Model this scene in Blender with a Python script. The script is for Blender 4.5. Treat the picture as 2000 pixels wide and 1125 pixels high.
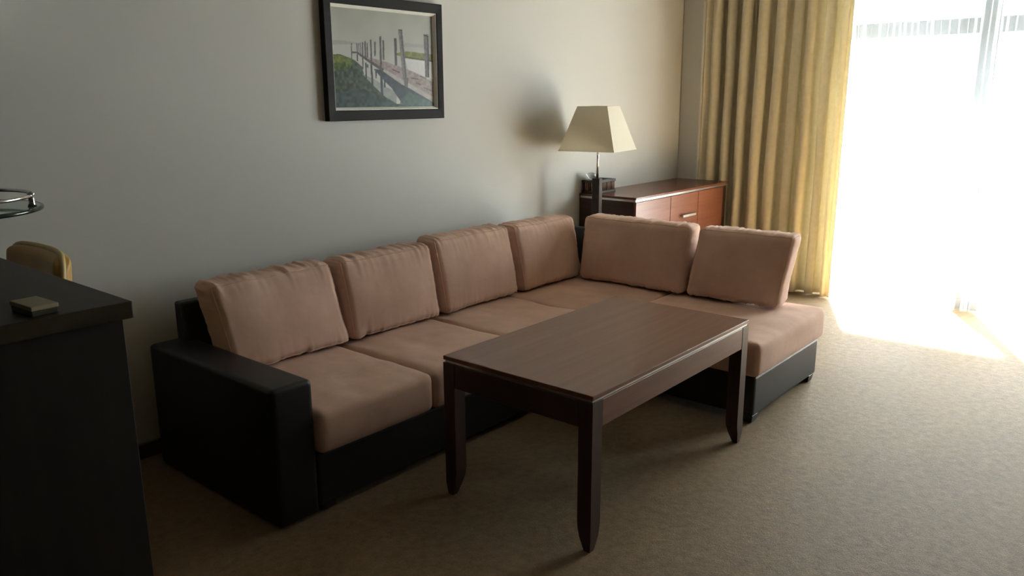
import bpy, bmesh, math, random
import numpy as np
from mathutils import Vector, Matrix, noise

for o in list(bpy.data.objects):
    bpy.data.objects.remove(o, do_unlink=True)
scene = bpy.context.scene
COL = scene.collection

# ------------------------------------------------------------------ camera
F_PX, YAW, PITCH, ROLL = 1562.69, 0.870638, 0.232458, -0.005347
cam_d = bpy.data.cameras.new('camera')
cam_d.sensor_width = 36.0
cam_d.lens = F_PX / 2000.0 * 36.0
cam_d.clip_start = 0.05
cam = bpy.data.objects.new('camera', cam_d)
COL.objects.link(cam)
_f = Vector((math.sin(YAW) * math.cos(PITCH), math.cos(YAW) * math.cos(PITCH), -math.sin(PITCH)))
_r = Vector((math.cos(YAW), -math.sin(YAW), 0))
_u = _r.cross(_f)
_r2 = math.cos(ROLL) * _r + math.sin(ROLL) * _u
_u2 = -math.sin(ROLL) * _r + math.cos(ROLL) * _u
M = Matrix((_r2, _u2, -_f)).transposed().to_4x4()
M.translation = (0, 0, 1.5)
cam.matrix_world = M
scene.camera = cam

# ------------------------------------------------------------------ world, sun, exposure
SKY_STRENGTH = 8.0
SUN_STRENGTH = 95.0
EXPOSURE = 1.1
world = bpy.data.worlds.new('sky')
scene.world = world
world.use_nodes = True
bg = world.node_tree.nodes['Background']
bg.inputs['Color'].default_value = (0.92, 0.975, 1.0, 1)
bg.inputs['Strength'].default_value = SKY_STRENGTH

sun_d = bpy.data.lights.new('sun', 'SUN')
sun_d.energy = SUN_STRENGTH
sun_d.angle = math.radians(3.0)
sun_d.color = (1.0, 0.97, 0.92)
sun = bpy.data.objects.new('sun', sun_d)
COL.objects.link(sun)
SUN_DIR = Vector((1.2, 0.58, 1.83)).normalized()
sun.rotation_euler = SUN_DIR.to_track_quat('Z', 'Y').to_euler()
sun.location = (9, 4, 6)

WX = 6.30                       # inner face of the window wall
WY0, WY1, WZ1 = -0.25, 2.22, 2.42   # the glazed opening
port_d = bpy.data.lights.new('window_daylight', 'AREA')
port_d.shape = 'RECTANGLE'
port_d.size = WY1 - WY0
port_d.size_y = WZ1
port_d.cycles.is_portal = True
port = bpy.data.objects.new('window_daylight', port_d)
COL.objects.link(port)
port.location = (WX + 0.26, (WY0 + WY1) / 2, WZ1 / 2)
port.rotation_euler = Vector((1, 0, 0)).to_track_quat('Z', 'Y').to_euler()   # shines towards -x

vs = scene.view_settings
scene.display_settings.display_device = 'sRGB'
vs.view_transform = 'Standard'
vs.look = 'None'
vs.exposure = EXPOSURE
vs.gamma = 1.0
vs.use_curve_mapping = False
scene.cycles.caustics_reflective = False
scene.cycles.caustics_refractive = False

# ------------------------------------------------------------------ materials
def mat_new(name):
    m = bpy.data.materials.new(name)
    m.use_nodes = True
    nt = m.node_tree
    return m, nt, nt.nodes['Principled BSDF']

def N(nt, t, **kw):
    n = nt.nodes.new(t)
    for k, v in kw.items():
        if k in n.inputs.keys():
            n.inputs[k].default_value = v
        else:
            setattr(n, k, v)
    return n

def ramp(nt, fac, stops):
    r = nt.nodes.new('ShaderNodeValToRGB')
    while len(r.color_ramp.elements) < len(stops):
        r.color_ramp.elements.new(0.5)
    for e, (p, c) in zip(r.color_ramp.elements, stops):
        e.position = p
        e.color = (*c, 1)
    nt.links.new(fac, r.inputs['Fac'])
    return r.outputs['Color']

def mapped(nt, scale=(1, 1, 1), coord='Object'):
    tc = nt.nodes.new('ShaderNodeTexCoord')
    mp = nt.nodes.new('ShaderNodeMapping')
    mp.inputs['Scale'].default_value = scale
    nt.links.new(tc.outputs[coord], mp.inputs['Vector'])
    return mp.outputs['Vector']

def noise_fac(nt, vec, scale, detail=4, rough=0.55):
    n = N(nt, 'ShaderNodeTexNoise', Scale=scale, Detail=detail, Roughness=rough)
    nt.links.new(vec, n.inputs['Vector'])
    return n.outputs['Fac']

def bump(nt, b, height, strength, dist, prev=None):
    n = N(nt, 'ShaderNodeBump', Strength=strength, Distance=dist)
    nt.links.new(height, n.inputs['Height'])
    if prev is not None:
        nt.links.new(prev, n.inputs['Normal'])
    nt.links.new(n.outputs['Normal'], b.inputs['Normal'])
    return n.outputs['Normal']

def simple(name, col, rough=0.5, metal=0.0, spec=0.5, bump_scale=0, bump_str=0.1, bump_dist=0.001, vary=0.0, vscale=8):
    m, nt, b = mat_new(name)
    b.inputs['Base Color'].default_value = (*col, 1)
    b.inputs['Roughness'].default_value = rough
    b.inputs['Metallic'].default_value = metal
    b.inputs['Specular IOR Level'].default_value = spec
    v = mapped(nt)
    if vary:
        c = ramp(nt, noise_fac(nt, v, vscale), [(0.3, tuple(x * (1 - vary) for x in col)), (0.7, tuple(x * (1 + vary) for x in col))])
        nt.links.new(c, b.inputs['Base Color'])
    if bump_scale:
        bump(nt, b, noise_fac(nt, v, bump_scale), bump_str, bump_dist)
    return m

def wood(name, dark, light, axis='x', rough=0.32, spec=0.5, scale=1.0, coat=0.0):
    m, nt, b = mat_new(name)
    s = [34 * scale, 34 * scale, 34 * scale]
    s['xyz'.index(axis)] = 1.6 * scale
    v = mapped(nt, tuple(s))
    f1 = noise_fac(nt, v, 1.0, 6, 0.6)
    c = ramp(nt, f1, [(0.32, dark), (0.68, light)])
    nt.links.new(c, b.inputs['Base Color'])
    b.inputs['Roughness'].default_value = rough
    b.inputs['Specular IOR Level'].default_value = spec
    b.inputs['Coat Weight'].default_value = coat
    b.inputs['Coat Roughness'].default_value = 0.2
    bump(nt, b, f1, 0.06, 0.001)
    return m

def suede(name, dark, light):
    m, nt, b = mat_new(name)
    v = mapped(nt)
    f = noise_fac(nt, v, 5.0, 5, 0.6)
    c = ramp(nt, f, [(0.3, dark), (0.7, light)])
    nt.links.new(c, b.inputs['Base Color'])
    b.inputs['Roughness'].default_value = 0.95
    b.inputs['Specular IOR Level'].default_value = 0.15
    b.inputs['Sheen Weight'].default_value = 0.1
    b.inputs['Sheen Roughness'].default_value = 0.5
    b.inputs['Sheen Tint'].default_value = (1.0, 0.97, 0.93, 1)
    n1 = bump(nt, b, noise_fac(nt, v, 420, 2), 0.12, 0.001)
    bump(nt, b, noise_fac(nt, v, 14, 3), 0.25, 0.006, n1)
    return m

MAT = {}
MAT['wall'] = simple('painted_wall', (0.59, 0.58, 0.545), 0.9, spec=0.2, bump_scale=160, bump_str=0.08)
MAT['wall_far'] = simple('dark_unseen_wall', (0.10, 0.08, 0.055), 0.9, spec=0.2, bump_scale=160, bump_str=0.08)  # unseen walls, kept dark to cut the light they bounce back
MAT['ceiling'] = simple('ceiling_paint', (0.32, 0.30, 0.26), 0.95, spec=0.1, bump_scale=120, bump_str=0.05)  # unseen ceiling, darkened to lessen its fill on the walls
MAT['base'] = wood('baseboard_wood', (0.06, 0.035, 0.02), (0.10, 0.06, 0.035), 'x', 0.45)
MAT['suede'] = suede('beige_suede', (0.56, 0.365, 0.28), (0.69, 0.47, 0.37))
MAT['black'] = simple('black_leatherette', (0.012, 0.0115, 0.012), 0.42, spec=0.35, bump_scale=260, bump_str=0.15)
MAT['plastic'] = simple('black_plastic', (0.02, 0.018, 0.016), 0.4)
MAT['table'] = wood('mahogany_top', (0.150, 0.058, 0.032), (0.200, 0.086, 0.052), 'x', 0.36, 0.55)  # lighter than the legs: the wall's reflection is put into the colour
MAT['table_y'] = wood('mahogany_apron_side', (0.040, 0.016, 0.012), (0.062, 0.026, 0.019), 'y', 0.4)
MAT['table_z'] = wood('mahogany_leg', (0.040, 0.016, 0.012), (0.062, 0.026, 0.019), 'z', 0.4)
MAT['cab'] = wood('cherry_cabinet', (0.17, 0.050, 0.022), (0.24, 0.078, 0.036), 'x', 0.34)
MAT['cab_top'] = wood('cherry_cabinet_top', (0.12, 0.038, 0.022), (0.17, 0.058, 0.034), 'x', 0.26)
MAT['cab_dark'] = wood('dark_cabinet_side', (0.035, 0.014, 0.010), (0.055, 0.022, 0.016), 'y', 0.4)
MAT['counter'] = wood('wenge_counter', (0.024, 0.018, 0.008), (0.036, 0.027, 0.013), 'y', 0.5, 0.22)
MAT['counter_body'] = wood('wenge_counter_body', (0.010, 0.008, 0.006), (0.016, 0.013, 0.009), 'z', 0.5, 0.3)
MAT['chrome'] = simple('chrome', (0.75, 0.75, 0.76), 0.12, 1.0)
MAT['alu'] = simple('brushed_aluminium', (0.72, 0.71, 0.69), 0.3, 1.0)
MAT['frame'] = wood('black_picture_frame', (0.010, 0.009, 0.008), (0.016, 0.014, 0.013), 'x', 0.65, 0.18)
MAT['slip'] = simple('silver_slip', (0.90, 0.88, 0.82), 0.4, 0.0)
MAT['tan'] = simple('mustard_leatherette', (0.56, 0.33, 0.09), 0.45, spec=0.4, bump_scale=120, bump_str=0.1, vary=0.08)
MAT['tan_lit'] = simple('mustard_lit_edge', (0.62, 0.47, 0.20), 0.5, vary=0.05)  # paler mustard: window light on the stool's edge, painted in
MAT['winframe'] = simple('grey_window_frame', (0.10, 0.11, 0.125), 0.45, vary=0.05)
MAT['concrete'] = simple('pale_balcony_tile', (0.62, 0.60, 0.56), 0.8, vary=0.06, vscale=3)
MAT['render'] = simple('pale_exterior_render', (0.7, 0.69, 0.66), 0.9, vary=0.04)
MAT['paper'] = simple('beige_card', (0.36, 0.31, 0.20), 0.7, vary=0.06, vscale=30)
MAT['paper_dark'] = simple('dark_green_card', (0.055, 0.055, 0.03), 0.6, vary=0.1, vscale=30)
MAT['tissue'] = simple('white_tissue', (0.75, 0.77, 0.78), 0.95, spec=0.1, bump_scale=90, bump_str=0.2)
MAT['boxwood'] = wood('dark_box_wood', (0.022, 0.012, 0.009), (0.04, 0.022, 0.016), 'x', 0.4)
MAT['cane_a'] = wood('tan_cane', (0.20, 0.12, 0.07), (0.28, 0.17, 0.10), 'z', 0.5)
MAT['cane_b'] = wood('brown_cane', (0.06, 0.03, 0.018), (0.10, 0.05, 0.03), 'z', 0.5)
MAT['white_plastic'] = simple('white_plastic', (0.7, 0.7, 0.66), 0.4, bump_scale=40, bump_str=0.02)
MAT['socket'] = simple('lamp_socket', (0.05, 0.05, 0.05), 0.4)
MAT['bulb'] = simple('frosted_bulb', (0.8, 0.8, 0.78), 0.25)

def carpet_mat():
    m, nt, b = mat_new('beige_pile_carpet')
    v = mapped(nt)
    f_big = noise_fac(nt, v, 2.2, 4, 0.6)
    f_mid = noise_fac(nt, v, 26, 5, 0.65)
    f_fine = noise_fac(nt, v, 210, 3, 0.7)
    c1 = ramp(nt, f_mid, [(0.28, (0.195, 0.122, 0.055)), (0.72, (0.305, 0.205, 0.105))])
    c2 = ramp(nt, f_fine, [(0.3, (0.72, 0.72, 0.72)), (0.7, (1.12, 1.12, 1.12))])
    mx = N(nt, 'ShaderNodeMix', data_type='RGBA', blend_type='MULTIPLY')
    mx.inputs[0].default_value = 1.0
    nt.links.new(c1, mx.inputs[6]); nt.links.new(c2, mx.inputs[7])
    c3 = ramp(nt, f_big, [(0.3, (0.90, 0.90, 0.90)), (0.7, (1.06, 1.05, 1.03))])
    mx2 = N(nt, 'ShaderNodeMix', data_type='RGBA', blend_type='MULTIPLY')
    mx2.inputs[0].default_value = 1.0
    nt.links.new(mx.outputs[2], mx2.inputs[6]); nt.links.new(c3, mx2.inputs[7])
    nt.links.new(mx2.outputs[2], b.inputs['Base Color'])
    b.inputs['Roughness'].default_value = 0.58
    b.inputs['Specular IOR Level'].default_value = 0.10
    b.inputs['Sheen Weight'].default_value = 0.12
    b.inputs['Sheen Roughness'].default_value = 0.45
    n1 = bump(nt, b, f_mid, 0.32, 0.010)
    bump(nt, b, f_fine, 0.6, 0.004, n1)
    return m
MAT['carpet'] = carpet_mat()

def translucent_cloth(name, col, trans, fac, vscale=60, sheer=0.0, pattern=0.0):
    m, nt, b = mat_new(name)
    out = nt.nodes['Material Output']
    v = mapped(nt)
    f = noise_fac(nt, v, vscale, 4)
    c = ramp(nt, f, [(0.35, tuple(x * (1 - pattern) for x in col)), (0.65, tuple(x * (1 + pattern * 0.5) for x in col))])
    nt.links.new(c, b.inputs['Base Color'])
    b.inputs['Roughness'].default_value = 0.8
    b.inputs['Specular IOR Level'].default_value = 0.2
    b.inputs['Sheen Weight'].default_value = 0.15
    tr = N(nt, 'ShaderNodeBsdfTranslucent')
    tr.inputs['Color'].default_value = (*trans, 1)
    mix = nt.nodes.new('ShaderNodeMixShader')
    mix.inputs['Fac'].default_value = fac
    nt.links.new(b.outputs['BSDF'], mix.inputs[1]); nt.links.new(tr.outputs['BSDF'], mix.inputs[2])
    last = mix
    if sheer:
        tp = N(nt, 'ShaderNodeBsdfTransparent')
        mix2 = nt.nodes.new('ShaderNodeMixShader')
        mix2.inputs['Fac'].default_value = sheer
        nt.links.new(mix.outputs[0], mix2.inputs[1]); nt.links.new(tp.outputs['BSDF'], mix2.inputs[2])
        last = mix2
    nt.links.new(last.outputs[0], out.inputs['Surface'])
    return m
MAT['curtain'] = translucent_cloth('gold_damask_curtain', (0.88, 0.79, 0.58), (0.84, 0.77, 0.60), 0.24, 26, 0, 0.06)
MAT['sheer'] = translucent_cloth('white_sheer_voile', (0.85, 0.87, 0.88), (0.92, 0.94, 0.95), 0.55, 90, 0.83, 0.02)
MAT['shade'] = translucent_cloth('cream_lampshade', (0.86, 0.83, 0.74), (0.92, 0.87, 0.75), 0.5, 120, 0, 0.03)

def glass_mat():
    m, nt, b = mat_new('clear_glazing')
    out = nt.nodes['Material Output']
    tp = N(nt, 'ShaderNodeBsdfTransparent'); tp.inputs['Color'].default_value = (0.94, 0.97, 0.97, 1)
    gl = N(nt, 'ShaderNodeBsdfGlossy', Roughness=0.03)
    mix = nt.nodes.new('ShaderNodeMixShader'); mix.inputs['Fac'].default_value = 0.05
    nt.links.new(tp.outputs[0], mix.inputs[1]); nt.links.new(gl.outputs[0], mix.inputs[2])
    nt.links.new(mix.outputs[0], out.inputs['Surface'])
    return m
MAT['glass'] = glass_mat()

def green_glass():
    m, nt, b = mat_new('green_edged_glass')
    b.inputs['Base Color'].default_value = (0.55, 0.75, 0.62, 1)
    b.inputs['Roughness'].default_value = 0.05
    b.inputs['Transmission Weight'].default_value = 1.0
    b.inputs['IOR'].default_value = 1.5
    return m
MAT['shelf_glass'] = green_glass()
MAT['shelf_edge'] = simple('dark_green_glass_edge', (0.012, 0.03, 0.018), 0.12)

# ------------------------------------------------------------------ mesh helpers
def link(name, bm, m, parent=None, smooth=False, loc=None):
    me = bpy.data.meshes.new(name)
    bm.normal_update()
    bm.to_mesh(me); bm.free()
    me.materials.append(m)
    if smooth:
        for p in me.polygons:
            p.use_smooth = True
    o = bpy.data.objects.new(name, me)
    COL.objects.link(o)
    if parent is not None:
        o.parent = parent
    if loc is not None:
        o.location = loc
    return o

def thing(name, label, cat, loc, rotz=0.0, group=None):
    e = bpy.data.objects.new(name, None)
    e.empty_display_size = 0.1
    COL.objects.link(e)
    e.location = loc
    e.rotation_euler = (0, 0, rotz)
    tag(e, label, cat, group)
    return e

def tag(o, label, cat, group=None):
    o['label'] = label; o['category'] = cat
    if group: o['group'] = group

def structure(o):
    o['kind'] = 'structure'
    return o

def bevel_all(bm, w, seg=2):
    if w > 0:
        bmesh.ops.bevel(bm, geom=list(bm.edges), offset=w, segments=seg, profile=0.6, affect='EDGES', clamp_overlap=True)

def box(lo, hi, bev=0.0, seg=2, bm=None):
    own = bmesh.new()
    bmesh.ops.create_cube(own, size=1.0)
    for v in own.verts:
        v.co = Vector([lo[i] + (v.co[i] + 0.5) * (hi[i] - lo[i]) for i in range(3)])
    bevel_all(own, bev, seg)
    if bm is None:
        return own
    me = bpy.data.meshes.new('tmp'); own.to_mesh(me); own.free(); bm.from_mesh(me); bpy.data.meshes.remove(me)
    return bm

def hexa(bot, top, bev=0.0, seg=2):
    """8 corner solid: bot and top are 4 points each, counter clockwise seen from above"""
    bm = bmesh.new()
    b = [bm.verts.new(p) for p in bot]; t = [bm.verts.new(p) for p in top]
    bm.faces.new(b[::-1]); bm.faces.new(t)
    for i in range(4):
        j = (i + 1) % 4
        bm.faces.new((b[i], b[j], t[j], t[i]))
    bevel_all(bm, bev, seg)
    return bm

def tube(pts, r, sides=8, closed=False, bm=None, caps=True):
    bm = bm or bmesh.new()
    pts = [Vector(p) for p in pts]
    n = len(pts)
    rings = []
    up = None
    for i, p in enumerate(pts):
        if closed:
            d = (pts[(i + 1) % n] - pts[i - 1]).normalized()
        else:
            d = (pts[min(i + 1, n - 1)] - pts[max(i - 1, 0)]).normalized()
        if up is None:
            up = Vector((0, 0, 1)) if abs(d.z) < 0.9 else Vector((1, 0, 0))
        s = d.cross(up).normalized(); up = s.cross(d).normalized()
        rr = r[i] if hasattr(r, '__len__') else r
        rings.append([bm.verts.new(p + rr * (math.cos(a) * s + math.sin(a) * up)) for a in [2 * math.pi * k / sides for k in range(sides)]])
    for i in range(n if closed else n - 1):
        a, b = rings[i], rings[(i + 1) % n]
        for k in range(sides):
            l = (k + 1) % sides
            bm.faces.new((a[k], a[l], b[l], b[k]))
    if caps and not closed:
        bm.faces.new(rings[0][::-1]); bm.faces.new(rings[-1])
    bmesh.ops.recalc_face_normals(bm, faces=bm.faces[:])
    return bm

def lathe(profile, sides=32, center=(0, 0, 0)):
    """profile of (r, z) around the z axis, closed to a solid"""
    bm = bmesh.new()
    c = Vector(center)
    rings = []
    for r, z in profile:
        if r < 1e-6:
            rings.append([bm.verts.new(c + Vector((0, 0, z)))])
        else:
            rings.append([bm.verts.new(c + Vector((r * math.cos(2 * math.pi * k / sides), r * math.sin(2 * math.pi * k / sides), z))) for k in range(sides)])
    for a, b in zip(rings, rings[1:]):
        for k in range(sides):
            l = (k + 1) % sides
            if len(a) == 1 and len(b) == 1: continue
            if len(a) == 1: bm.faces.new((a[0], b[k], b[l]))
            elif len(b) == 1: bm.faces.new((a[k], b[0], a[l]))
            else: bm.faces.new((a[k], a[l], b[l], b[k]))
    bmesh.ops.recalc_face_normals(bm, faces=bm.faces[:])
    return bm

def lattice_surface(nx, ny, nz, fn):
    """closed box-like surface; fn maps (a, b, c) in [-1, 1] to a point"""
    bm = bmesh.new(); vs_ = {}
    def V(i, j, k):
        key = (i, j, k)
        if key not in vs_:
            vs_[key] = bm.verts.new(fn(2 * i / nx - 1, 2 * j / ny - 1, 2 * k / nz - 1))
        return vs_[key]
    for i in range(nx):
        for j in range(ny):
            for k, fl in ((0, True), (nz, False)):
                q = [V(i, j, k), V(i + 1, j, k), V(i + 1, j + 1, k), V(i, j + 1, k)]
                bm.faces.new(q[::-1] if fl else q)
    for i in range(nx):
        for k in range(nz):
            for j, fl in ((0, False), (ny, True)):
                q = [V(i, j, k), V(i + 1, j, k), V(i + 1, j, k + 1), V(i, j, k + 1)]
                bm.faces.new(q[::-1] if fl else q)
    for j in range(ny):
        for k in range(nz):
            for i, fl in ((0, True), (nx, False)):
                q = [V(i, j, k), V(i, j + 1, k), V(i, j + 1, k + 1), V(i, j, k + 1)]
                bm.faces.new(q[::-1] if fl else q)
    return bm

def soft_box_fn(w, d, h, r, seed=0, bulge=(0, 0, 0), wr=0.0, pinch=0.0, puff_p=2.0):
    """rounded block centred on the origin with swollen faces and gathered edges"""
    hw, hd, hh = w / 2, d / 2, h / 2
    def warp(a):
        return 0.45 * a + 0.55 * math.sin(a * math.pi / 2)
    def fn(a, b, c):
        p = Vector((warp(a) * hw, warp(b) * hd, warp(c) * hh))
        q = Vector((max(-hw + r, min(hw - r, p.x)), max(-hd + r, min(hd - r, p.y)), max(-hh + r, min(hh - r, p.z))))
        dv = p - q
        nrm = dv.normalized() if dv.length > 1e-9 else Vector((0, 0, 0))
        p = q + nrm * r
        u, v, s = p.x / hw, p.y / hd, p.z / hh
        P = puff_p
        p.y += min(nrm.y, 0 if wr else 1) * bulge[1] * max(0, 1 - abs(u) ** P) * max(0, 1 - abs(s) ** P)
        p.x += nrm.x * bulge[0] * max(0, 1 - abs(v) ** P) * max(0, 1 - abs(s) ** P)
        p.z += nrm.z * bulge[2] * max(0, 1 - abs(u) ** P) * max(0, 1 - abs(v) ** P)
        if pinch:
            p.x *= 1 - pinch * (1 - s * s)
            p.z *= 1 - pinch * (1 - u * u)
        sd = seed * 7.31
        if wr:
            e = math.exp(-(min(hw - abs(p.x), hh - abs(p.z)) if wr > 0 else 1) / 0.038)
            along = p.x if (hh - abs(p.z)) < (hw - abs(p.x)) else p.z
            g = noise.noise(Vector((along * 60 + sd, p.y * 9, sd))) * (0.0095 if (hh - abs(p.z)) < (hw - abs(p.x)) else 0.0035) * e
            lump = noise.noise(Vector((p.x * 6 + sd, p.y * 5 + sd, p.z * 6))) * 0.006
            p += nrm * (g + lump) * abs(wr)
        return p
    return fn

# ------------------------------------------------------------------ room shell
YB = 3.275
CX = 6.03       # face of the pier at the window wall
XL, YF, ZC = -4.2, -4.6, 2.72
floor = structure(link('floor', box((XL - 0.1, YF - 0.1, -0.12), (WX + 0.12, YB + 0.1, 0.0)), MAT['carpet']))
structure(link('ceiling', box((XL - 0.1, YF - 0.1, ZC), (WX + 0.3, YB + 0.1, ZC + 0.12)), MAT['ceiling']))
structure(link('wall_back', box((XL - 0.1, YB, 0), (WX + 0.3, YB + 0.12, ZC)), MAT['wall']))
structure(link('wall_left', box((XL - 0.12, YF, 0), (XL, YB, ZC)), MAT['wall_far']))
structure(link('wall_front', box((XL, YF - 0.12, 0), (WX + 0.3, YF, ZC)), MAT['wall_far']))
# window wall: pier beside the corner, piece to the left of the glazing, piece to the right, lintel
wr_ = bmesh.new()
box((WX, WY1, 0), (WX + 0.30, YB, ZC), bm=wr_)
box((WX, YF, 0), (WX + 0.30, WY0, ZC), bm=wr_)
box((WX, WY0, WZ1), (WX + 0.30, WY1, ZC), bm=wr_)
structure(link('wall_right', wr_, MAT['wall']))
structure(link('trim_1', box((CX, YB - 0.185, 0), (WX, YB, ZC), 0.012), MAT['wall']))
bb = box((XL, YB - 0.014, 0), (CX, YB, 0.066), 0.003)
structure(link('baseboard_back', bb, MAT['base']))

# outside: unseen balcony floor, added to bounce sun indoors, and the slab above it
structure(link('balcony_floor', box((WX + 0.30, -4.0, -0.20), (WX + 2.1, 5.0, -0.04)), MAT['concrete']))
structure(link('balcony_slab', box((WX + 0.30, -4.0, 2.80), (WX + 0.86, 5.0, 2.98)), MAT['render']))

# window_1: fixed frame, transom bar, mullions, panes
win = bpy.data.objects.new('window_1', None); COL.objects.link(win); structure(win)
win.location = (WX + 0.12, 0, 0)
GX0, GX1 = -0.03, 0.05
def wpart(name, lo, hi, m='winframe', bev=0.006):
    return link(name, box(lo, hi, bev), MAT[m], win)
for nm, lo, hi in (
    ('window_sill', (GX0, WY0, 0.0), (GX1, WY1, 0.07)),
    ('window_head', (GX0, WY0, WZ1 - 0.08), (GX1, WY1, WZ1)),
    ('window_jamb', (GX0, WY1 - 0.08, 0.07), (GX1, WY1, WZ1 - 0.08)),
    ('window_jamb', (GX0, WY0, 0.07), (GX1, WY0 + 0.08, WZ1 - 0.08)),
):
    wpart(nm, lo, hi)
YM = 1.165
wpart('mullion', (GX0, YM - 0.06, 0.07), (GX1, YM + 0.06, WZ1 - 0.08))
spans = [(YM + 0.06, WY1 - 0.08), (WY0 + 0.08, YM - 0.06)]
for a, b_ in spans:
    wpart('transom', (GX0, a, 1.915), (GX1, b_, 2.02))
    wpart('glass_pane', (0.004, a, 0.07), (0.012, b_, 1.915), 'glass', 0)
    wpart('glass_pane', (0.004, a, 2.02), (0.012, b_, WZ1 - 0.08), 'glass', 0)

# ------------------------------------------------------------------ sofa
sofa = thing('corner_sofa', 'L shaped corner sofa with beige suede seats on a black leatherette frame', 'sofa', (1.435, 3.155, 0))
SO = Vector(sofa.location)
def spart(name, bm, m, smooth=False, parent=sofa):
    bmesh.ops.translate(bm, verts=bm.verts[:], vec=-SO)
    return link(name, bm, m, parent, smooth)

BK = MAT['black']
# arm rest
spart('armrest', box((1.435, 2.285, 0.012), (1.605, 3.155, 0.532), 0.022, 4), BK, True)
# bases
spart('base', box((1.606, 2.285, 0.03), (3.41, 3.150, 0.236), 0.010, 2), BK)
spart('base', box((3.412, 1.402, 0.04), (4.222, 3.150, 0.236), 0.012, 2), BK)
for fx, fy in ((1.66, 2.33), (1.66, 3.08), (2.9, 3.08), (3.455, 1.442), (4.18, 1.442), (4.165, 3.08), (2.75, 2.34)):
    spart('foot', hexa([(fx - .028, fy - .028, 0), (fx + .028, fy - .028, 0), (fx + .028, fy + .028, 0), (fx - .028, fy + .028, 0)],
                       [(fx - .035, fy - .035, .041), (fx + .035, fy - .035, .041), (fx + .035, fy + .035, .041), (fx - .035, fy + .035, .041)], 0.003, 1), MAT['plastic'])
# back rests (sloping fronts)
spart('backrest', hexa([(1.556, 3.012, 0.236), (4.222, 3.012, 0.236), (4.222, 3.150, 0.236), (1.556, 3.150, 0.236)],
                       [(1.556, 3.090, 0.690), (4.222, 3.090, 0.690), (4.222, 3.150, 0.690), (1.556, 3.150, 0.690)], 0.014, 3), BK)
spart('backrest', hexa([(4.150, 1.72, 0.40), (4.232, 1.72, 0.40), (4.232, 2.998, 0.40), (4.150, 2.998, 0.40)],
                       [(4.206, 1.82, 0.690), (4.232, 1.82, 0.690), (4.232, 3.066, 0.690), (4.206, 3.066, 0.690)], 0.012, 3), BK)

def seat_cushion(x0, x1, y0, y1, seed, z0=0.237, z1=0.400, bul=0.010):
    fn = soft_box_fn(x1 - x0, y1 - y0, z1 - z0, 0.028, seed, (0.004, 0.006, bul), 0, 0, 4.0)
    cx, cy, cz = (x0 + x1) / 2, (y0 + y1) / 2, (z0 + z1) / 2
    def f2(a, b, c):
        p = fn(a, b, c)
        top = max(0.0, c)
        p.z += top * (0.007 * noise.noise(Vector((p.x * 5 + seed * 3.3, p.y * 6, seed))) +
                      0.0035 * noise.noise(Vector((p.x * 15 + seed * 3.3, p.y * 9, seed + 4))))
        return p + Vector((cx, cy, cz))
    return spart('seat_cushion', lattice_surface(30, 34, 8, f2), MAT['suede'], True)
seat_cushion(1.607, 2.182, 2.262, 2.998, 1)
seat_cushion(2.184, 2.772, 2.262, 2.998, 2)
seat_cushion(2.774, 3.384, 2.262, 2.998, 3)
seat_cushion(3.386, 4.136, 2.206, 2.998, 4)
seat_cushion(3.385, 4.262, 1.384, 2.203, 5)

# ------------------------------------------------------------------ loose back cushions
def back_cushion(label, w, h, t, shear, seed, loc, rotz, roll=0.0, topx=0.0, sq=1.0):
    """front faces local -y, stands on local z=0, leans back by shear"""
    fn0 = soft_box_fn(w, t, h, 0.036, seed, (0.0, 0.026, 0.004), sq, 0.018, 2.2)
    cr, sr = math.cos(roll), math.sin(roll)
    def fn(a, b, c):
        p = fn0(a, b, c)
        x, z = cr * p.x + sr * p.z, -sr * p.x + cr * p.z
        z += h / 2
        p = Vector((x + topx * z, p.y + shear * z, z))
        if p.z < 0.0: p.z = p.z * 0.05
        return p
    root = thing('back_cushion', label, 'cushion', loc, rotz, 'loose beige suede back cushions of the corner sofa')
    nx, ny, nz = 72, 10, 46
    link('cushion_body', lattice_surface(nx, ny, nz, fn), MAT['suede'], root, True)
    loop = []
    edge = -0.78
    for i in range(nx): loop.append((2 * i / nx - 1, -1, -1))
    for k in range(nz): loop.append((1, -1, 2 * k / nz - 1))
    for i in range(nx): loop.append((1 - 2 * i / nx, -1, 1))
    for k in range(nz): loop.append((-1, -1, 1 - 2 * k / nz))
    pts = [fn(*l) for l in loop]
    link('piping', tube(pts, 0.0032, 6, True), MAT['suede'], root, True)
    return root
CZ = 0.417
SH = 0.22
TH = 0.155
def on_back(label, x0, x1, seed, h=0.385, yb=2.818, **kw):
    return back_cushion(label, x1 - x0, h, TH, SH, seed, ((x0 + x1) / 2, yb + TH / 2, CZ), 0.0, **kw)
on_back('beige suede back cushion slumped against the black armrest', 1.618, 2.215, 11, h=0.372, topx=-0.105)
on_back('beige suede back cushion, second from the black armrest along the wall', 2.222, 2.800, 12, h=0.368)
on_back('beige suede back cushion, third from the black armrest along the wall', 2.825, 3.425, 13)
on_back('beige suede back cushion in the sofa corner, backed by the wall', 3.465, 4.050, 14, h=0.375)
def on_side(label, y0, y1, seed, xf=3.955, h=0.385, rz=0.0, **kw):
    return back_cushion(label, y1 - y0, h, TH, SH * 0.75, seed, (xf + TH / 2, (y0 + y1) / 2, CZ), -math.pi / 2 + rz, **kw)
on_side('wide beige suede back cushion in the sofa corner, in front of the floor lamp', 2.085, 2.808, 15, xf=3.958)
on_side('beige suede back cushion standing at the open chaise end nearest the curtain', 1.545, 2.082, 16, xf=3.968, rz=0.04, topx=0.11)

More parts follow.
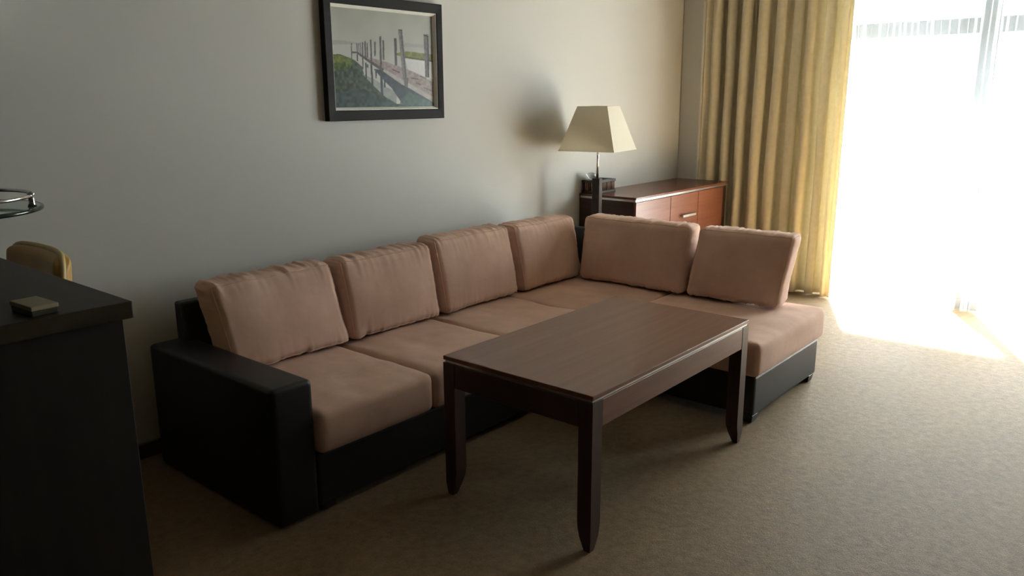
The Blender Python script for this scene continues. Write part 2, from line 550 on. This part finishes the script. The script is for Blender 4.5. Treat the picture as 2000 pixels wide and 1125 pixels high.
# ------------------------------------------------------------------ coffee table
X0, X1, Y0, Y1, TZ = 2.018, 3.205, 1.362, 2.040, 0.566
table = thing('coffee_table', 'dark mahogany coffee table with tapered legs in front of the sofa', 'table', ((X0 + X1) / 2, (Y0 + Y1) / 2, 0))
TO = Vector(table.location)
def tpart(name, bm, m, smooth=False):
    bmesh.ops.translate(bm, verts=bm.verts[:], vec=-TO)
    return link(name, bm, m, table, smooth)
tpart('tabletop', box((X0, Y0, 0.550), (X1, Y1, TZ), 0.0025, 2), MAT['table'])
tr_ = box((X0 + .006, Y0 + .006, 0.5405), (X1 - .006, Y1 - .006, 0.5495))
tp_ = tpart('metal_strip', tr_, MAT['alu']); tp_['label'] = 'thin aluminium strip under the tabletop'
L = 0.056
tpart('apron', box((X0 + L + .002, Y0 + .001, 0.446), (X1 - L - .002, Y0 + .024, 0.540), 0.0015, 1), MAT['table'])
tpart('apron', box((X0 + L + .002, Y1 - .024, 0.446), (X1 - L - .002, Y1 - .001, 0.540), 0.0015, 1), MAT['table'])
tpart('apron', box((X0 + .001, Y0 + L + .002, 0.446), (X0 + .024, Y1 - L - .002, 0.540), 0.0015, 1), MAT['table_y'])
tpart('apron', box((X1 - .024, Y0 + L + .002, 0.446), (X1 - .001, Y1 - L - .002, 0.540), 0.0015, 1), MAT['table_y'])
def leg(sx, sy):
    # outer corner stays plumb, the two inner faces taper in over the last decimetre
    ox, oy = (X0 if sx < 0 else X1), (Y0 if sy < 0 else Y1)
    def quad(s, z):
        xs = sorted((ox, ox - sx * s)); ys = sorted((oy, oy - sy * s))
        return [(xs[0], ys[0], z), (xs[1], ys[0], z), (xs[1], ys[1], z), (xs[0], ys[1], z)]
    bm = bmesh.new()
    lv = []
    for s, z in ((0.030, 0), (0.046, 0.05), (0.054, 0.085), (L, 0.11), (L, 0.540)):
        q = quad(s, z)
        if z == 0:   # slight chamfer at the outer foot as well
            q = [(x + (ox - x) * 0 - sx * 0.006 * (abs(x - ox) < 1e-6), y - sy * 0.006 * (abs(y - oy) < 1e-6), zz) for x, y, zz in q]
        lv.append([bm.verts.new(p) for p in q])
    bm.faces.new(lv[0][::-1]); bm.faces.new(lv[-1])
    for a, b in zip(lv, lv[1:]):
        for i in range(4):
            j = (i + 1) % 4
            bm.faces.new((a[i], a[j], b[j], b[i]))
    bmesh.ops.recalc_face_normals(bm, faces=bm.faces[:])
    return bm
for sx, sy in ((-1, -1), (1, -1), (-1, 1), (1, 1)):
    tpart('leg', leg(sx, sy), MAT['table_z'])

# ------------------------------------------------------------------ sideboard
KX0, KX1, KY, KZ = 4.625, 6.026, 2.806, 0.848
cabinet = thing('sideboard', 'cherry wood sideboard with an aluminium strip under its top, by the curtain', 'cabinet', ((KX0 + KX1) / 2, (KY + YB) / 2, 0))
KO = Vector(cabinet.location)
def kpart(name, bm, m, parent=cabinet, smooth=False):
    bmesh.ops.translate(bm, verts=bm.verts[:], vec=-KO)
    return link(name, bm, m, parent, smooth)
kpart('top', box((KX0, KY, 0.8325), (KX1, YB - .004, KZ), 0.002), MAT['cab_top'])
ks = kpart('metal_strip', box((KX0 + .004, KY + .004, 0.818), (KX1 - .004, YB - .012, 0.832)), MAT['alu']); ks['label'] = 'aluminium strip under the cabinet top'
kpart('side_panel', box((KX0 + .002, KY + .020, 0.04), (KX0 + .024, YB - .006, 0.8175), 0.001, 1), MAT['cab_dark'])
kpart('side_panel', box((KX1 - .090, KY + .020, 0.04), (KX1 - .004, YB - .006, 0.8175), 0.001, 1), MAT['cab_dark'])
kpart('back_panel', box((KX0 + .025, YB - .020, 0.04), (KX1 - .091, YB - .008, 0.8175)), MAT['cab_dark'])
kpart('bottom_panel', box((KX0 + .025, KY + .022, 0.06), (KX1 - .091, YB - .021, 0.08)), MAT['cab_dark'])
kpart('plinth', box((KX0 + .03, KY + .05, 0.0), (KX1 - .04, YB - .02, 0.04)), MAT['cab_dark'])
d1 = kpart('door', box((KX0 + .003, KY + .001, 0.045), (5.098, KY + .019, 0.815), 0.0015, 1), MAT['cab'])
d2 = kpart('drawer', box((5.102, KY + .001, 0.560), (5.518, KY + .019, 0.815), 0.0015, 1), MAT['cab'])
d3 = kpart('drawer', box((5.102, KY + .001, 0.305), (5.518, KY + .019, 0.556), 0.0015, 1), MAT['cab'])
d4 = kpart('drawer', box((5.102, KY + .001, 0.045), (5.518, KY + .019, 0.301), 0.0015, 1), MAT['cab'])
d5 = kpart('door', box((5.522, KY + .001, 0.045), (5.934, KY + .019, 0.815), 0.0015, 1), MAT['cab'])
def handle(par, x0, x1, z):
    bm = bmesh.new()
    box((x0, KY - .026, z - .010), (x1, KY - .014, z + .010), 0.002, 1, bm=bm)
    box((x0 + .02, KY - .015, z - .005), (x0 + .03, KY + .002, z + .005), 0, bm=bm)
    box((x1 - .03, KY - .015, z - .005), (x1 - .02, KY + .002, z + .005), 0, bm=bm)
    h = kpart('handle', bm, MAT['alu'], par); h['label'] = 'flat aluminium bar handle'
for d, z in ((d2, 0.655), (d3, 0.43), (d4, 0.17)):
    handle(d, 5.245, 5.445, z)

# tissue box on the sideboard
tb = thing('tissue_box', 'dark wood tissue box with cane sides on the sideboard behind the lamp', 'tissue box', (4.770, 3.205, KZ), 0)
bw, bd, bh = 0.24, 0.13, 0.092
link('box_base', box((-bw / 2, -bd / 2, 0), (bw / 2, bd / 2, 0.018), 0.002, 1), MAT['boxwood'], tb)
link('box_core', box((-bw / 2 + .012, -bd / 2 + .012, 0.018), (bw / 2 - .012, bd / 2 - .012, 0.074)), MAT['cane_b'], tb)
rim = bmesh.new()
for lo, hi in (((-bw / 2, -bd / 2), (bw / 2, -bd / 2 + .03)), ((-bw / 2, bd / 2 - .03), (bw / 2, bd / 2)),
               ((-bw / 2, -bd / 2 + .03), (-bw / 2 + .05, bd / 2 - .03)), ((bw / 2 - .05, -bd / 2 + .03), (bw / 2, bd / 2 - .03))):
    box((lo[0], lo[1], 0.074), (hi[0], hi[1], bh), 0.0015, 1, bm=rim)
link('box_lid', rim, MAT['boxwood'], tb)
cane = {}
def add_cane(x, y, m):
    if m not in cane:
        o = link('cane', lathe([(0, 0.018), (0.0085, 0.018), (0.0085, 0.074), (0, 0.074)], 8), MAT[m], tb, True)
        cane[m] = o; first = True
    else:
        o = cane[m].copy(); COL.objects.link(o); o.parent = tb
    o.location = (x, y, 0)
nC = 12
for i in range(nC):
    x = -bw / 2 + .012 + (bw - .024) * i / (nC - 1)
    for y in (-bd / 2 + .0105, bd / 2 - .0105):
        add_cane(x, y, 'cane_a' if i % 3 else 'cane_b')
for j in range(1, 6):
    y = -bd / 2 + .012 + (bd - .024) * j / 6
    for x in (-bw / 2 + .0105, bw / 2 - .0105):
        add_cane(x, y, 'cane_a' if j % 3 else 'cane_b')
# the tissue: a crumpled, pinched sheet standing out of the slot
tbm = bmesh.new()
gn = 18
gv = [[None] * (gn + 1) for _ in range(gn + 1)]
for i in range(gn + 1):
    for j in range(gn + 1):
        a, h = i / gn, j / gn
        x = (a - .5) * (0.06 + 0.09 * h) - 0.05 * h - 0.03
        y = 0.016 * math.sin(a * 9) * (0.5 + h) + 0.012 * noise.noise(Vector((a * 4, h * 4, 2)))
        z = 0.06 + h * (0.085 - 0.035 * (a - .35) ** 2 * 4) + 0.008 * noise.noise(Vector((a * 7, h * 3, 5)))
        gv[i][j] = tbm.verts.new((x, y, z))
for i in range(gn):
    for j in range(gn):
        tbm.faces.new((gv[i][j], gv[i + 1][j], gv[i + 1][j + 1], gv[i][j + 1]))
tis = link('tissue', tbm, MAT['tissue'], tb, True)
tis['label'] = 'white tissue sheet pulled up through the lid'

# ------------------------------------------------------------------ floor lamp
lamp = thing('floor_lamp', 'floor lamp with a cream pyramid shade behind the sofa corner', 'lamp', (4.43, 2.99, 0), math.radians(10.6))
link('base', box((-.12, -.12, 0), (.12, .12, .025), 0.003, 1), MAT['boxwood'], lamp)
link('post', box((-.026, -.026, .025), (.026, .026, .985), 0.002, 1), MAT['boxwood'], lamp)
rod = link('rod', tube([(0, 0, .985), (0, 0, 1.25)], 0.0085, 12), MAT['chrome'], lamp, True); rod['label'] = 'slim chrome rod'
link('socket', tube([(0, 0, 1.25), (0, 0, 1.31)], 0.018, 12), MAT['socket'], lamp, True)
link('bulb', lathe([(0, 1.31), (.014, 1.312), (.016, 1.33), (.03, 1.365), (.032, 1.385), (.022, 1.408), (0, 1.416)], 16), MAT['bulb'], lamp, True)
sb, stp, zb, zt, tk = 0.194, 0.104, 1.168, 1.450, 0.0015
sh = bmesh.new()
def sq(s, z): return [sh.verts.new((x * s, y * s, z)) for x, y in ((-1, -1), (1, -1), (1, 1), (-1, 1))]
a0, a1, b1, b0 = sq(sb, zb), sq(stp, zt), sq(stp - tk, zt), sq(sb - tk, zb)
for p, q in ((a0, a1), (a1, b1), (b1, b0), (b0, a0)):
    for i in range(4):
        j = (i + 1) % 4
        sh.faces.new((p[i], p[j], q[j], q[i]))
bmesh.ops.recalc_face_normals(sh, faces=sh.faces[:])
shade = link('lamp_shade', sh, MAT['shade'], lamp); shade['label'] = 'cream fabric pyramid shade'
for s, z, hh in ((sb + .0012, zb, .010), (stp + .0012, zt - .008, .008)):
    hem = bmesh.new()
    slope = (sb - stp) / (zt - zb)
    q0 = [(x * s, y * s) for x, y in ((-1, -1), (1, -1), (1, 1), (-1, 1))]
    s2 = s - slope * hh
    q1 = [(x * s2, y * s2) for x, y in ((-1, -1), (1, -1), (1, 1), (-1, 1))]
    for i in range(4):
        j = (i + 1) % 4
        v = [hem.verts.new((*q0[i], z)), hem.verts.new((*q0[j], z)), hem.verts.new((*q1[j], z + hh)), hem.verts.new((*q1[i], z + hh))]
        hem.faces.new(v)
    link('hem', hem, MAT['shade'], shade)
sp = bmesh.new()
for ax in ((1, 0), (0, 1)):
    tube([(-ax[0] * .104, -ax[1] * .104, 1.44), (ax[0] * .104, ax[1] * .104, 1.44)], 0.002, 6, bm=sp)
tube([(0, 0, 1.40), (0, 0, 1.442)], 0.003, 6, bm=sp)
link('shade_carrier', sp, MAT['chrome'], lamp)

# ------------------------------------------------------------------ framed picture
PX0, PX1, PZ0, PZ1 = 2.474, 3.268, 1.396, 1.999
IX0, IX1, IZ0, IZ1 = 2.520, 3.226, 1.447, 1.949
pic = thing('framed_picture', 'framed pier photograph on the wall above the sofa', 'picture', ((PX0 + PX1) / 2, YB, (PZ0 + PZ1) / 2))
PO = Vector(pic.location)
def ppart(name, bm, m, parent=pic):
    bmesh.ops.translate(bm, verts=bm.verts[:], vec=-PO)
    return link(name, bm, m, parent)
def moulding(o, i, prof):
    """mitred frame rails; prof: list of (t, y) with t 0 outer .. 1 inner; o, i = (x0,x1,z0,z1). One mesh per rail"""
    oc = [(o[0], o[2]), (o[1], o[2]), (o[1], o[3]), (o[0], o[3])]
    ic = [(i[0], i[2]), (i[1], i[2]), (i[1], i[3]), (i[0], i[3])]
    out = []
    for k in range(4):
        l = (k + 1) % 4
        bm = bmesh.new()
        rows = []
        for c0, c1 in ((oc[k], ic[k]), (oc[l], ic[l])):
            rows.append([bm.verts.new((c0[0] + (c1[0] - c0[0]) * t, y, c0[1] + (c1[1] - c0[1]) * t)) for t, y in prof])
        n = len(prof)
        for a in range(n):
            b = (a + 1) % n
            bm.faces.new((rows[0][a], rows[1][a], rows[1][b], rows[0][b]))
        bm.faces.new(rows[0]); bm.faces.new(rows[1][::-1])
        bmesh.ops.recalc_face_normals(bm, faces=bm.faces[:])
        out.append(bm)
    return out
for bm in moulding((PX0, PX1, PZ0, PZ1), (IX0, IX1, IZ0, IZ1),
                   [(0, YB - .001), (0, YB - .030), (0.06, YB - .034), (0.9, YB - .031), (1, YB - .029), (1, YB - .001)]):
    ppart('frame_rail', bm, MAT['frame'])
sl = 0.014
for bm in moulding((IX0, IX1, IZ0, IZ1), (IX0 + sl, IX1 - sl, IZ0 + sl, IZ1 - sl),
                   [(0, YB - .002), (0, YB - .027), (0.2, YB - .028), (1, YB - .012), (1, YB - .002)]):
    s_ = ppart('slip', bm, MAT['slip']); s_['label'] = 'thin silver inner rail'

# the print: a fine mesh whose colour attribute carries the printed photograph
def homography(src, dst):
    A = []
    for (x, y), (u, v) in zip(src, dst):
        A.append([x, y, 1, 0, 0, 0, -u * x, -u * y, -u]); A.append([0, 0, 0, x, y, 1, -v * x, -v * y, -v])
    _, _, vt = np.linalg.svd(np.array(A, float))
    return vt[-1].reshape(3, 3)
GW, GH = 340, 240
img = np.zeros((GH, GW, 3))
HM = homography([(215, 52), (1100, 158), (1122, 928), (270, 928)], [(0, 0), (1, 0), (1, 1), (0, 1)])
def uv(p):
    q = HM @ np.array([p[0], p[1], 1.0]); return q[0] / q[2] * GW, q[1] / q[2] * GH
yy, xx = np.mgrid[0:GH, 0:GW]; xx = xx + .5; yy = yy + .5
def inside(poly):
    P = [uv(p) for p in poly]; m = np.zeros((GH, GW), bool)
    for (x1, y1), (x2, y2) in zip(P, P[1:] + P[:1]):
        c = ((y1 > yy) != (y2 > yy)) & (xx < (x2 - x1) * (yy - y1) / ((y2 - y1) if abs(y2 - y1) > 1e-9 else 1e-9) + x1)
        m ^= c
    return m
def s2l(c):
    c = np.array(c, float) / 255.0
    return np.where(c <= .04045, c / 12.92, ((c + .055) / 1.055) ** 2.4)
rng = np.random.default_rng(4)
def smooth_noise(n, amp):
    g = rng.random((n + 2, int(n * 1.4) + 2))
    gy = yy / GH * n; gx = xx / GW * n * 1.4
    iy, ix = gy.astype(int), gx.astype(int); fy, fx = gy - iy, gx - ix
    fy = fy * fy * (3 - 2 * fy); fx = fx * fx * (3 - 2 * fx)
    v = g[iy, ix] * (1 - fy) * (1 - fx) + g[iy + 1, ix] * fy * (1 - fx) + g[iy, ix + 1] * (1 - fy) * fx + g[iy + 1, ix + 1] * fy * fx
    return (v - .5) * amp
def paint(poly, col, noise_amp=0.0, n=40, alpha=1.0):
    m = inside(poly)
    t = smooth_noise(n, noise_amp) if noise_amp else np.zeros((GH, GW))
    c = np.array(col, float)[None, None, :] * (1 + t[..., None])
    img[m] = img[m] * (1 - alpha) + c[m] * alpha
t = (yy / GH)[..., None]
img[:] = np.array([158, 160, 152]) * (1 - t) + np.array([186, 186, 184]) * t           # misty sky into pale water
img += smooth_noise(6, 8)[..., None]
paint([(235, 345), (330, 350), (460, 372), (460, 385), (232, 385)], (140, 142, 138), .05, alpha=.5)
paint([(860, 380), (1110, 410), (1112, 430), (860, 415)], (150, 152, 150), .05, alpha=.6)      # far shore
paint([(800, 470), (850, 455), (930, 458), (1000, 470), (1104, 485), (1106, 545), (1040, 535), (960, 520), (860, 505), (800, 485)], (122, 126, 78), .35, 30)
paint([(860, 495), (960, 512), (1106, 538), (1106, 548), (960, 525), (860, 508)], (84, 88, 60), .3, 40)
paint([(870, 515), (1108, 550), (1110, 700), (900, 610)], (196, 196, 196), .04)                # bright water on the right
# reed bank on the left
paint([(240, 470), (300, 468), (390, 500), (440, 525), (500, 580), (520, 660), (600, 740), (690, 830), (800, 900), (1000, 930), (270, 930), (255, 700)], (74, 86, 74), .5, 34)
paint([(240, 470), (310, 470), (400, 505), (430, 530), (390, 600), (250, 610)], (88, 100, 62), .5, 40)
paint([(240, 482), (300, 474), (380, 500), (330, 540), (244, 545)], (110, 118, 66), .4, 46)
paint([(262, 800), (520, 770), (700, 850), (820, 910), (268, 930)], (66, 80, 78), .4, 30)
paint([(500, 640), (600, 745), (700, 840), (800, 900), (800, 800), (700, 750), (610, 690)], (140, 146, 142), .15, 22, .8)
# dark reflection below the walkway
paint([(600, 600), (680, 610), (790, 690), (900, 745), (1115, 890), (1120, 928), (870, 928), (800, 830), (760, 770), (690, 700)], (74, 80, 86), .22, 26)
paint([(900, 800), (1118, 900), (1120, 928), (820, 928), (840, 860)], (86, 108, 100), .3, 34, .8)
# walkway deck and its edge beam
paint([(452, 452), (478, 456), (560, 500), (700, 540), (870, 600), (960, 640), (1112, 720), (1118, 890), (905, 755), (845, 730), (680, 610), (560, 530)], (150, 140, 136), .22, 44)
paint([(405, 448), (455, 450), (560, 520), (690, 600), (850, 700), (860, 730), (800, 705), (680, 625), (560, 545), (450, 462), (405, 460)], (92, 90, 90), .2, 40)
paint([(690, 600), (850, 695), (1116, 850), (1118, 895), (900, 765), (845, 738), (680, 620)], (168, 164, 162), .15, 40)
for q in ([(970, 720), (1010, 738), (1005, 748), (968, 730)], [(1030, 760), (1110, 795), (1112, 803), (1036, 772)], [(930, 680), (990, 690), (985, 700), (930, 690)], [(760, 600), (830, 632), (822, 640), (760, 610)], [(1000, 660), (1060, 690), (1050, 694), (1000, 670)]):
    paint(q, (98, 88, 86), .2)
def post(x0, y0, x1, y1, w0, w1, col, amp=.25):
    paint([(x0 - w0, y0), (x0 + w0, y0), (x1 + w1, y1), (x1 - w1, y1)], col, amp, 60)
for a in ((406, 375, 410, 520, 4, 4), (455, 378, 460, 530, 4, 5), (470, 378, 474, 470, 3, 3), (485, 372, 490, 470, 3, 3), (503, 368, 508, 600, 5, 5),
          (524, 360, 530, 500, 6, 6), (543, 375, 547, 500, 5, 5), (574, 348, 582, 545, 7, 8), (610, 368, 612, 490, 7, 7), (656, 320, 664, 600, 8, 9), (682, 355, 686, 525, 8, 8)):
    post(*a, (96, 94, 92))
for a in ((533, 545, 537, 680, 6, 6), (548, 560, 550, 590, 5, 5), (580, 560, 592, 750, 8, 8), (620, 620, 622, 680, 7, 6), (668, 670, 676, 840, 11, 9), (696, 690, 698, 760, 8, 7), (460, 470, 461, 530, 4, 4)):
    post(*a, (76, 82, 84))
post(786, 340, 794, 575, 11, 10, (88, 86, 84)); post(828, 268, 872, 690, 18, 18, (122, 120, 118)); post(880, 680, 884, 760, 22, 12, (108, 106, 104))
post(836, 272, 880, 690, 6, 6, (96, 94, 92)); post(1052, 312, 1064, 680, 21, 18, (112, 108, 106)); post(1066, 330, 1076, 680, 7, 6, (84, 80, 78))
paint([(812, 266), (846, 268), (846, 278), (812, 276)], (70, 68, 66)); paint([(1032, 310), (1074, 328), (1074, 336), (1032, 322)], (66, 62, 60))
img = np.clip((img - 118) * 1.12 + 112, 0, 255)
pad = np.pad(img, ((1, 1), (1, 1), (0, 0)), 'edge')
img = sum(w * pad[1 + dy:1 + dy + GH, 1 + dx:1 + dx + GW] for dy, dx, w in ((0, 0, .4), (0, 1, .15), (0, -1, .15), (1, 0, .15), (-1, 0, .15)))
lin = s2l(img)
sx0, sx1, sz0, sz1 = IX0 + sl - .001, IX1 - sl + .001, IZ0 + sl - .001, IZ1 - sl + .001
xs = np.linspace(sx0, sx1, GW + 1) - PO.x; zs = np.linspace(sz1, sz0, GH + 1) - PO.z
vx, vz = np.meshgrid(xs, zs)
verts = np.stack([vx.ravel(), np.full(vx.size, -0.008), vz.ravel()], 1)
ii = np.arange(GH)[:, None] * (GW + 1) + np.arange(GW)[None, :]
quads = np.stack([ii, ii + GW + 1, ii + GW + 2, ii + 1], -1).reshape(-1, 4)
pm = bpy.data.meshes.new('print')
pm.from_pydata(verts.tolist(), [], quads.tolist())
ca = pm.color_attributes.new('print_colour', 'FLOAT_COLOR', 'CORNER')
buf = np.ones((GW * GH, 4, 4), np.float32); buf[..., :3] = lin.reshape(-1, 1, 3)
ca.data.foreach_set('color', buf.ravel())
m, nt, b = mat_new('printed_photograph')
at = nt.nodes.new('ShaderNodeAttribute'); at.attribute_name = 'print_colour'
nt.links.new(at.outputs['Color'], b.inputs['Base Color'])
b.inputs['Roughness'].default_value = 0.35; b.inputs['Specular IOR Level'].default_value = 0.2
pm.materials.append(m)
pr = bpy.data.objects.new('photo_print', pm); COL.objects.link(pr); pr.parent = pic
pr['label'] = 'misty black and green photograph of a wooden pier over water'
ppart('backing_board', box((PX0 + .02, YB - .007, PZ0 + .02), (PX1 - .02, YB - .001, PZ1 - .02)), MAT['boxwood'])

# ------------------------------------------------------------------ curtains
def curtain_mesh(y0, y1, zt, zb, depth, folds, seed, ny=260, nz=46, irregular=0.5, sway=0.02, end=None, omega=0.0):
    rnd = random.Random(seed)
    ph = [0.0]
    for i in range(folds * 2):
        ph.append(ph[-1] + 1 + irregular * (rnd.random() - .5))
    tot = ph[-1]
    ks = [p / tot for p in ph]
    amps = [depth * (0.65 + 0.5 * rnd.random()) for _ in ks]
    bm = bmesh.new(); rows = []
    for k in range(nz + 1):
        z = zt + (zb - zt) * k / nz
        h = k / nz
        row = []
        for i in range(ny + 1):
            s = i / ny
            s2 = s + 0.010 * noise.noise(Vector((s * 7 + seed, z * 1.1, seed)))
            s2 = min(max(s2, 0), 1)
            j = 0
            while j < len(ks) - 2 and s2 > ks[j + 1]: j += 1
            f = (s2 - ks[j]) / (ks[j + 1] - ks[j])
            w = 0.5 - 0.5 * math.cos(f * math.pi)
            w = w ** 0.8 if j % 2 else 1 - (1 - w) ** 0.8
            a = amps[j] * (1 - w) + amps[j + 1] * w
            x = a * ((1 - w) if j % 2 else w) * (0.85 + 0.15 * h)
            x += 0.010 * noise.noise(Vector((s * 16, z * 1.7, seed + 9))) + 0.004 * noise.noise(Vector((s * 50, z * 3, seed)))
            if end is not None and s < 0.06: x += (0.115 - x) * (1 - s / 0.06) ** 0.7
            if end is not None and s > 0.95: x += (end - x) * ((s - 0.95) / 0.05) ** 0.7
            y = y0 + (y1 - y0) * s + min(1, (1 - s) * 12) * sway * h * math.sin(s * 9 + seed) * 0.5 + 0.012 * math.sin(s2 * tot * math.pi) * h * min(1, (1 - s) * 20)
            y += omega * math.sin(2 * math.pi * (f if j % 2 else 1 - f)) * (1 if j % 2 else -1) * min(1, (1 - s) * 12, s * 12)
            row.append(bm.verts.new((-x, y, z)))
        rows.append(row)
    for k in range(nz):
        for i in range(ny):
            bm.faces.new((rows[k][i], rows[k][i + 1], rows[k + 1][i + 1], rows[k + 1][i]))
    return bm
cur = link('curtain', curtain_mesh(1.965, 3.086, ZC - 0.005, 0.012, 0.130, 9, 3, end=0.135, omega=0.022), MAT['curtain'], None, True, (6.190, 0, 0))
tag(cur, 'gold floor length curtain hanging in deep folds beside the window', 'curtain')
md = cur.modifiers.new('thickness', 'SOLIDIFY'); md.thickness = 0.002
shr = link('sheer_curtain', curtain_mesh(WY0 - .1, 2.20, ZC - 0.005, 0.015, 0.055, 30, 8, 720, 30, 0.9, 0.02, omega=0.016), MAT['sheer'], None, True, (6.285, 0, 0))
tag(shr, 'white sheer curtain drawn across the bright window', 'curtain')

# ------------------------------------------------------------------ bar counter
CXR, CYN, CH = 0.716, 1.622, 1.10
bar = thing('bar_counter', 'dark wenge bar counter at the left edge with an overhanging top', 'counter', (-0.3, 2.4, 0))
BO = Vector(bar.location)
def bpart(name, bm, m):
    bmesh.ops.translate(bm, verts=bm.verts[:], vec=-BO)
    return link(name, bm, m, bar)
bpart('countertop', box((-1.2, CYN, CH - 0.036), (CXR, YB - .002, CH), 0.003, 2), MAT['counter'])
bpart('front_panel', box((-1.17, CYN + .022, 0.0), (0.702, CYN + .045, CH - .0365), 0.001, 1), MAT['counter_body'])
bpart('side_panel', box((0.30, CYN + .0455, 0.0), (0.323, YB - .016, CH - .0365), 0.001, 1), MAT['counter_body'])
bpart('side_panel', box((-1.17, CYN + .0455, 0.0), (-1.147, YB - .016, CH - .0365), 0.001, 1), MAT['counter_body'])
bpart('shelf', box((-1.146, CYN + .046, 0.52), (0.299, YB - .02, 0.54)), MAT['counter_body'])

# small card box on the counter
cb = thing('card_box', 'small beige card box lying on the dark bar counter', 'box', (0.556, 1.688, CH), math.radians(94))
link('box_tray', box((-.044, -.024, 0), (.044, .024, .011), 0.001, 1), MAT['paper_dark'], cb)
link('box_lid', box((-.0455, -.0255, .0112), (.0455, .0255, .020), 0.0012, 1), MAT['paper'], cb)

# bar stool behind the counter end
st = thing('bar_stool', 'mustard leatherette bar stool tucked beside the far side of the bar counter', 'stool', (0.908, 2.81, 0))
fnb = soft_box_fn(0.055, 0.42, 0.36, 0.026, 5, (0.010, 0.0, 0.0), 0, 0, 2.5)
def stool_back(a, b_, c):
    p = fnb(a, b_, c)
    # round the upper corners and curve the back around the sitter
    hy, hz = 0.21, 0.18
    r = 0.055
    dy, dz = abs(p.y) - (hy - r), p.z - (hz - r)
    if dy > 0 and dz > 0:
        l = math.hypot(dy, dz)
        if l > r:
            p.y = math.copysign(hy - r + dy * r / l, p.y); p.z = hz - r + dz * r / l
    p.x += 0.04 * (p.z + hz) / .36 - 0.10 * (p.y / hy) ** 2 * 0.35
    return p + Vector((0.04, 0, 0.855))
link('backrest', lattice_surface(6, 30, 24, stool_back), MAT['tan'], st, True)
pts = []
for k in range(41):
    u = k / 40
    if u < .3: a, b_, c = 0, -1, -1 + 2 * u / .3
    elif u < .7: a, b_, c = 0, -1 + 2 * (u - .3) / .4, 1
    else: a, b_, c = 0, 1, 1 - 2 * (u - .7) / .3
    pts.append(stool_back(a, b_, c))
e_ = link('lit_edge_band', tube(pts, 0.010, 8), MAT['tan_lit'], st, True); e_['label'] = 'band around the edge of the back, window light put into its paler colour'
fns = soft_box_fn(0.40, 0.44, 0.08, 0.03, 6, (0, 0, .012), 0, 0, 3)
link('seat', lattice_surface(14, 14, 5, lambda a, b_, c: fns(a, b_, c) + Vector((-0.12 + .005, 0, 0.665))), MAT['tan'], st, True)
for sx in (-1, 1):
    for sy in (-1, 1):
        link('leg', tube([(-0.115 + sx * .19, sy * .2, 0), (-0.115 + sx * .15, sy * .17, 0.63)], [0.014, 0.018], 10), MAT['boxwood'], st, True)
link('foot_rail', tube([(-0.115 - .176, -.19, .22), (-0.115 + .176, -.19, .22), (-0.115 + .176, .19, .22), (-0.115 - .176, .19, .22)], 0.009, 8, True), MAT['chrome'], st, True)
for sy in (-1, 1):
    link('back_post', tube([(0.035, sy * .13, .60), (0.045, sy * .13, .74)], 0.012, 8), MAT['boxwood'], st, True)

# round glass shelf on the bar pole
RC = (0.502, 1.960)
rk = thing('bar_rack', 'chrome railed round glass rack above the bar counter at the left edge', 'rack', (RC[0], RC[1], CH))
link('pole', tube([(0, 0, 0), (0, 0, ZC - CH - .001)], 0.025, 20), MAT['chrome'], rk, True)
link('flange', lathe([(0, 0), (.05, 0), (.05, .006), (.03, .014), (0.0255, .014)], 24), MAT['chrome'], rk, True)
def ring(r, z): return [(r * math.cos(2 * math.pi * k / 64), r * math.sin(2 * math.pi * k / 64), z) for k in range(64)]
ZS = 0.178
link('glass_shelf', lathe([(0.0255, ZS - .004), (0.178, ZS - .004), (0.178, ZS + .004), (0.0255, ZS + .004), (0.0255, ZS - .004)], 64), MAT['shelf_glass'], rk)
link('rail', tube(ring(0.164, ZS + .027), 0.004, 8, True), MAT['chrome'], rk, True)
ed_ = link('glass_edge', tube(ring(0.178, ZS), 0.0048, 8, True), MAT['shelf_edge'], rk, True); ed_['label'] = 'dark green polished glass edge'
for k in range(3):
    a = math.radians(-32 + 120 * k)
    link('rail_post', lathe([(0, ZS + .003), (.009, ZS + .004), (.006, ZS + .012), (.006, ZS + .028), (.0085, ZS + .032), (0, ZS + .037)], 12, (0.164 * math.cos(a), 0.164 * math.sin(a), 0)), MAT['chrome'], rk, True)

# pale unit on the wall above the bar, only its corner in view
ac = thing('wall_unit', 'pale wall mounted unit peeking in at the upper left edge', 'wall unit', (0.632, YB, 1.772))
link('casing', box((-.40, -.20, 0), (.40, -.002, .28), 0.02, 3), MAT['white_plastic'], ac)
link('louvre', box((-.34, -.206, .03), (.34, -.199, .075), 0.002, 1), MAT['white_plastic'], ac)
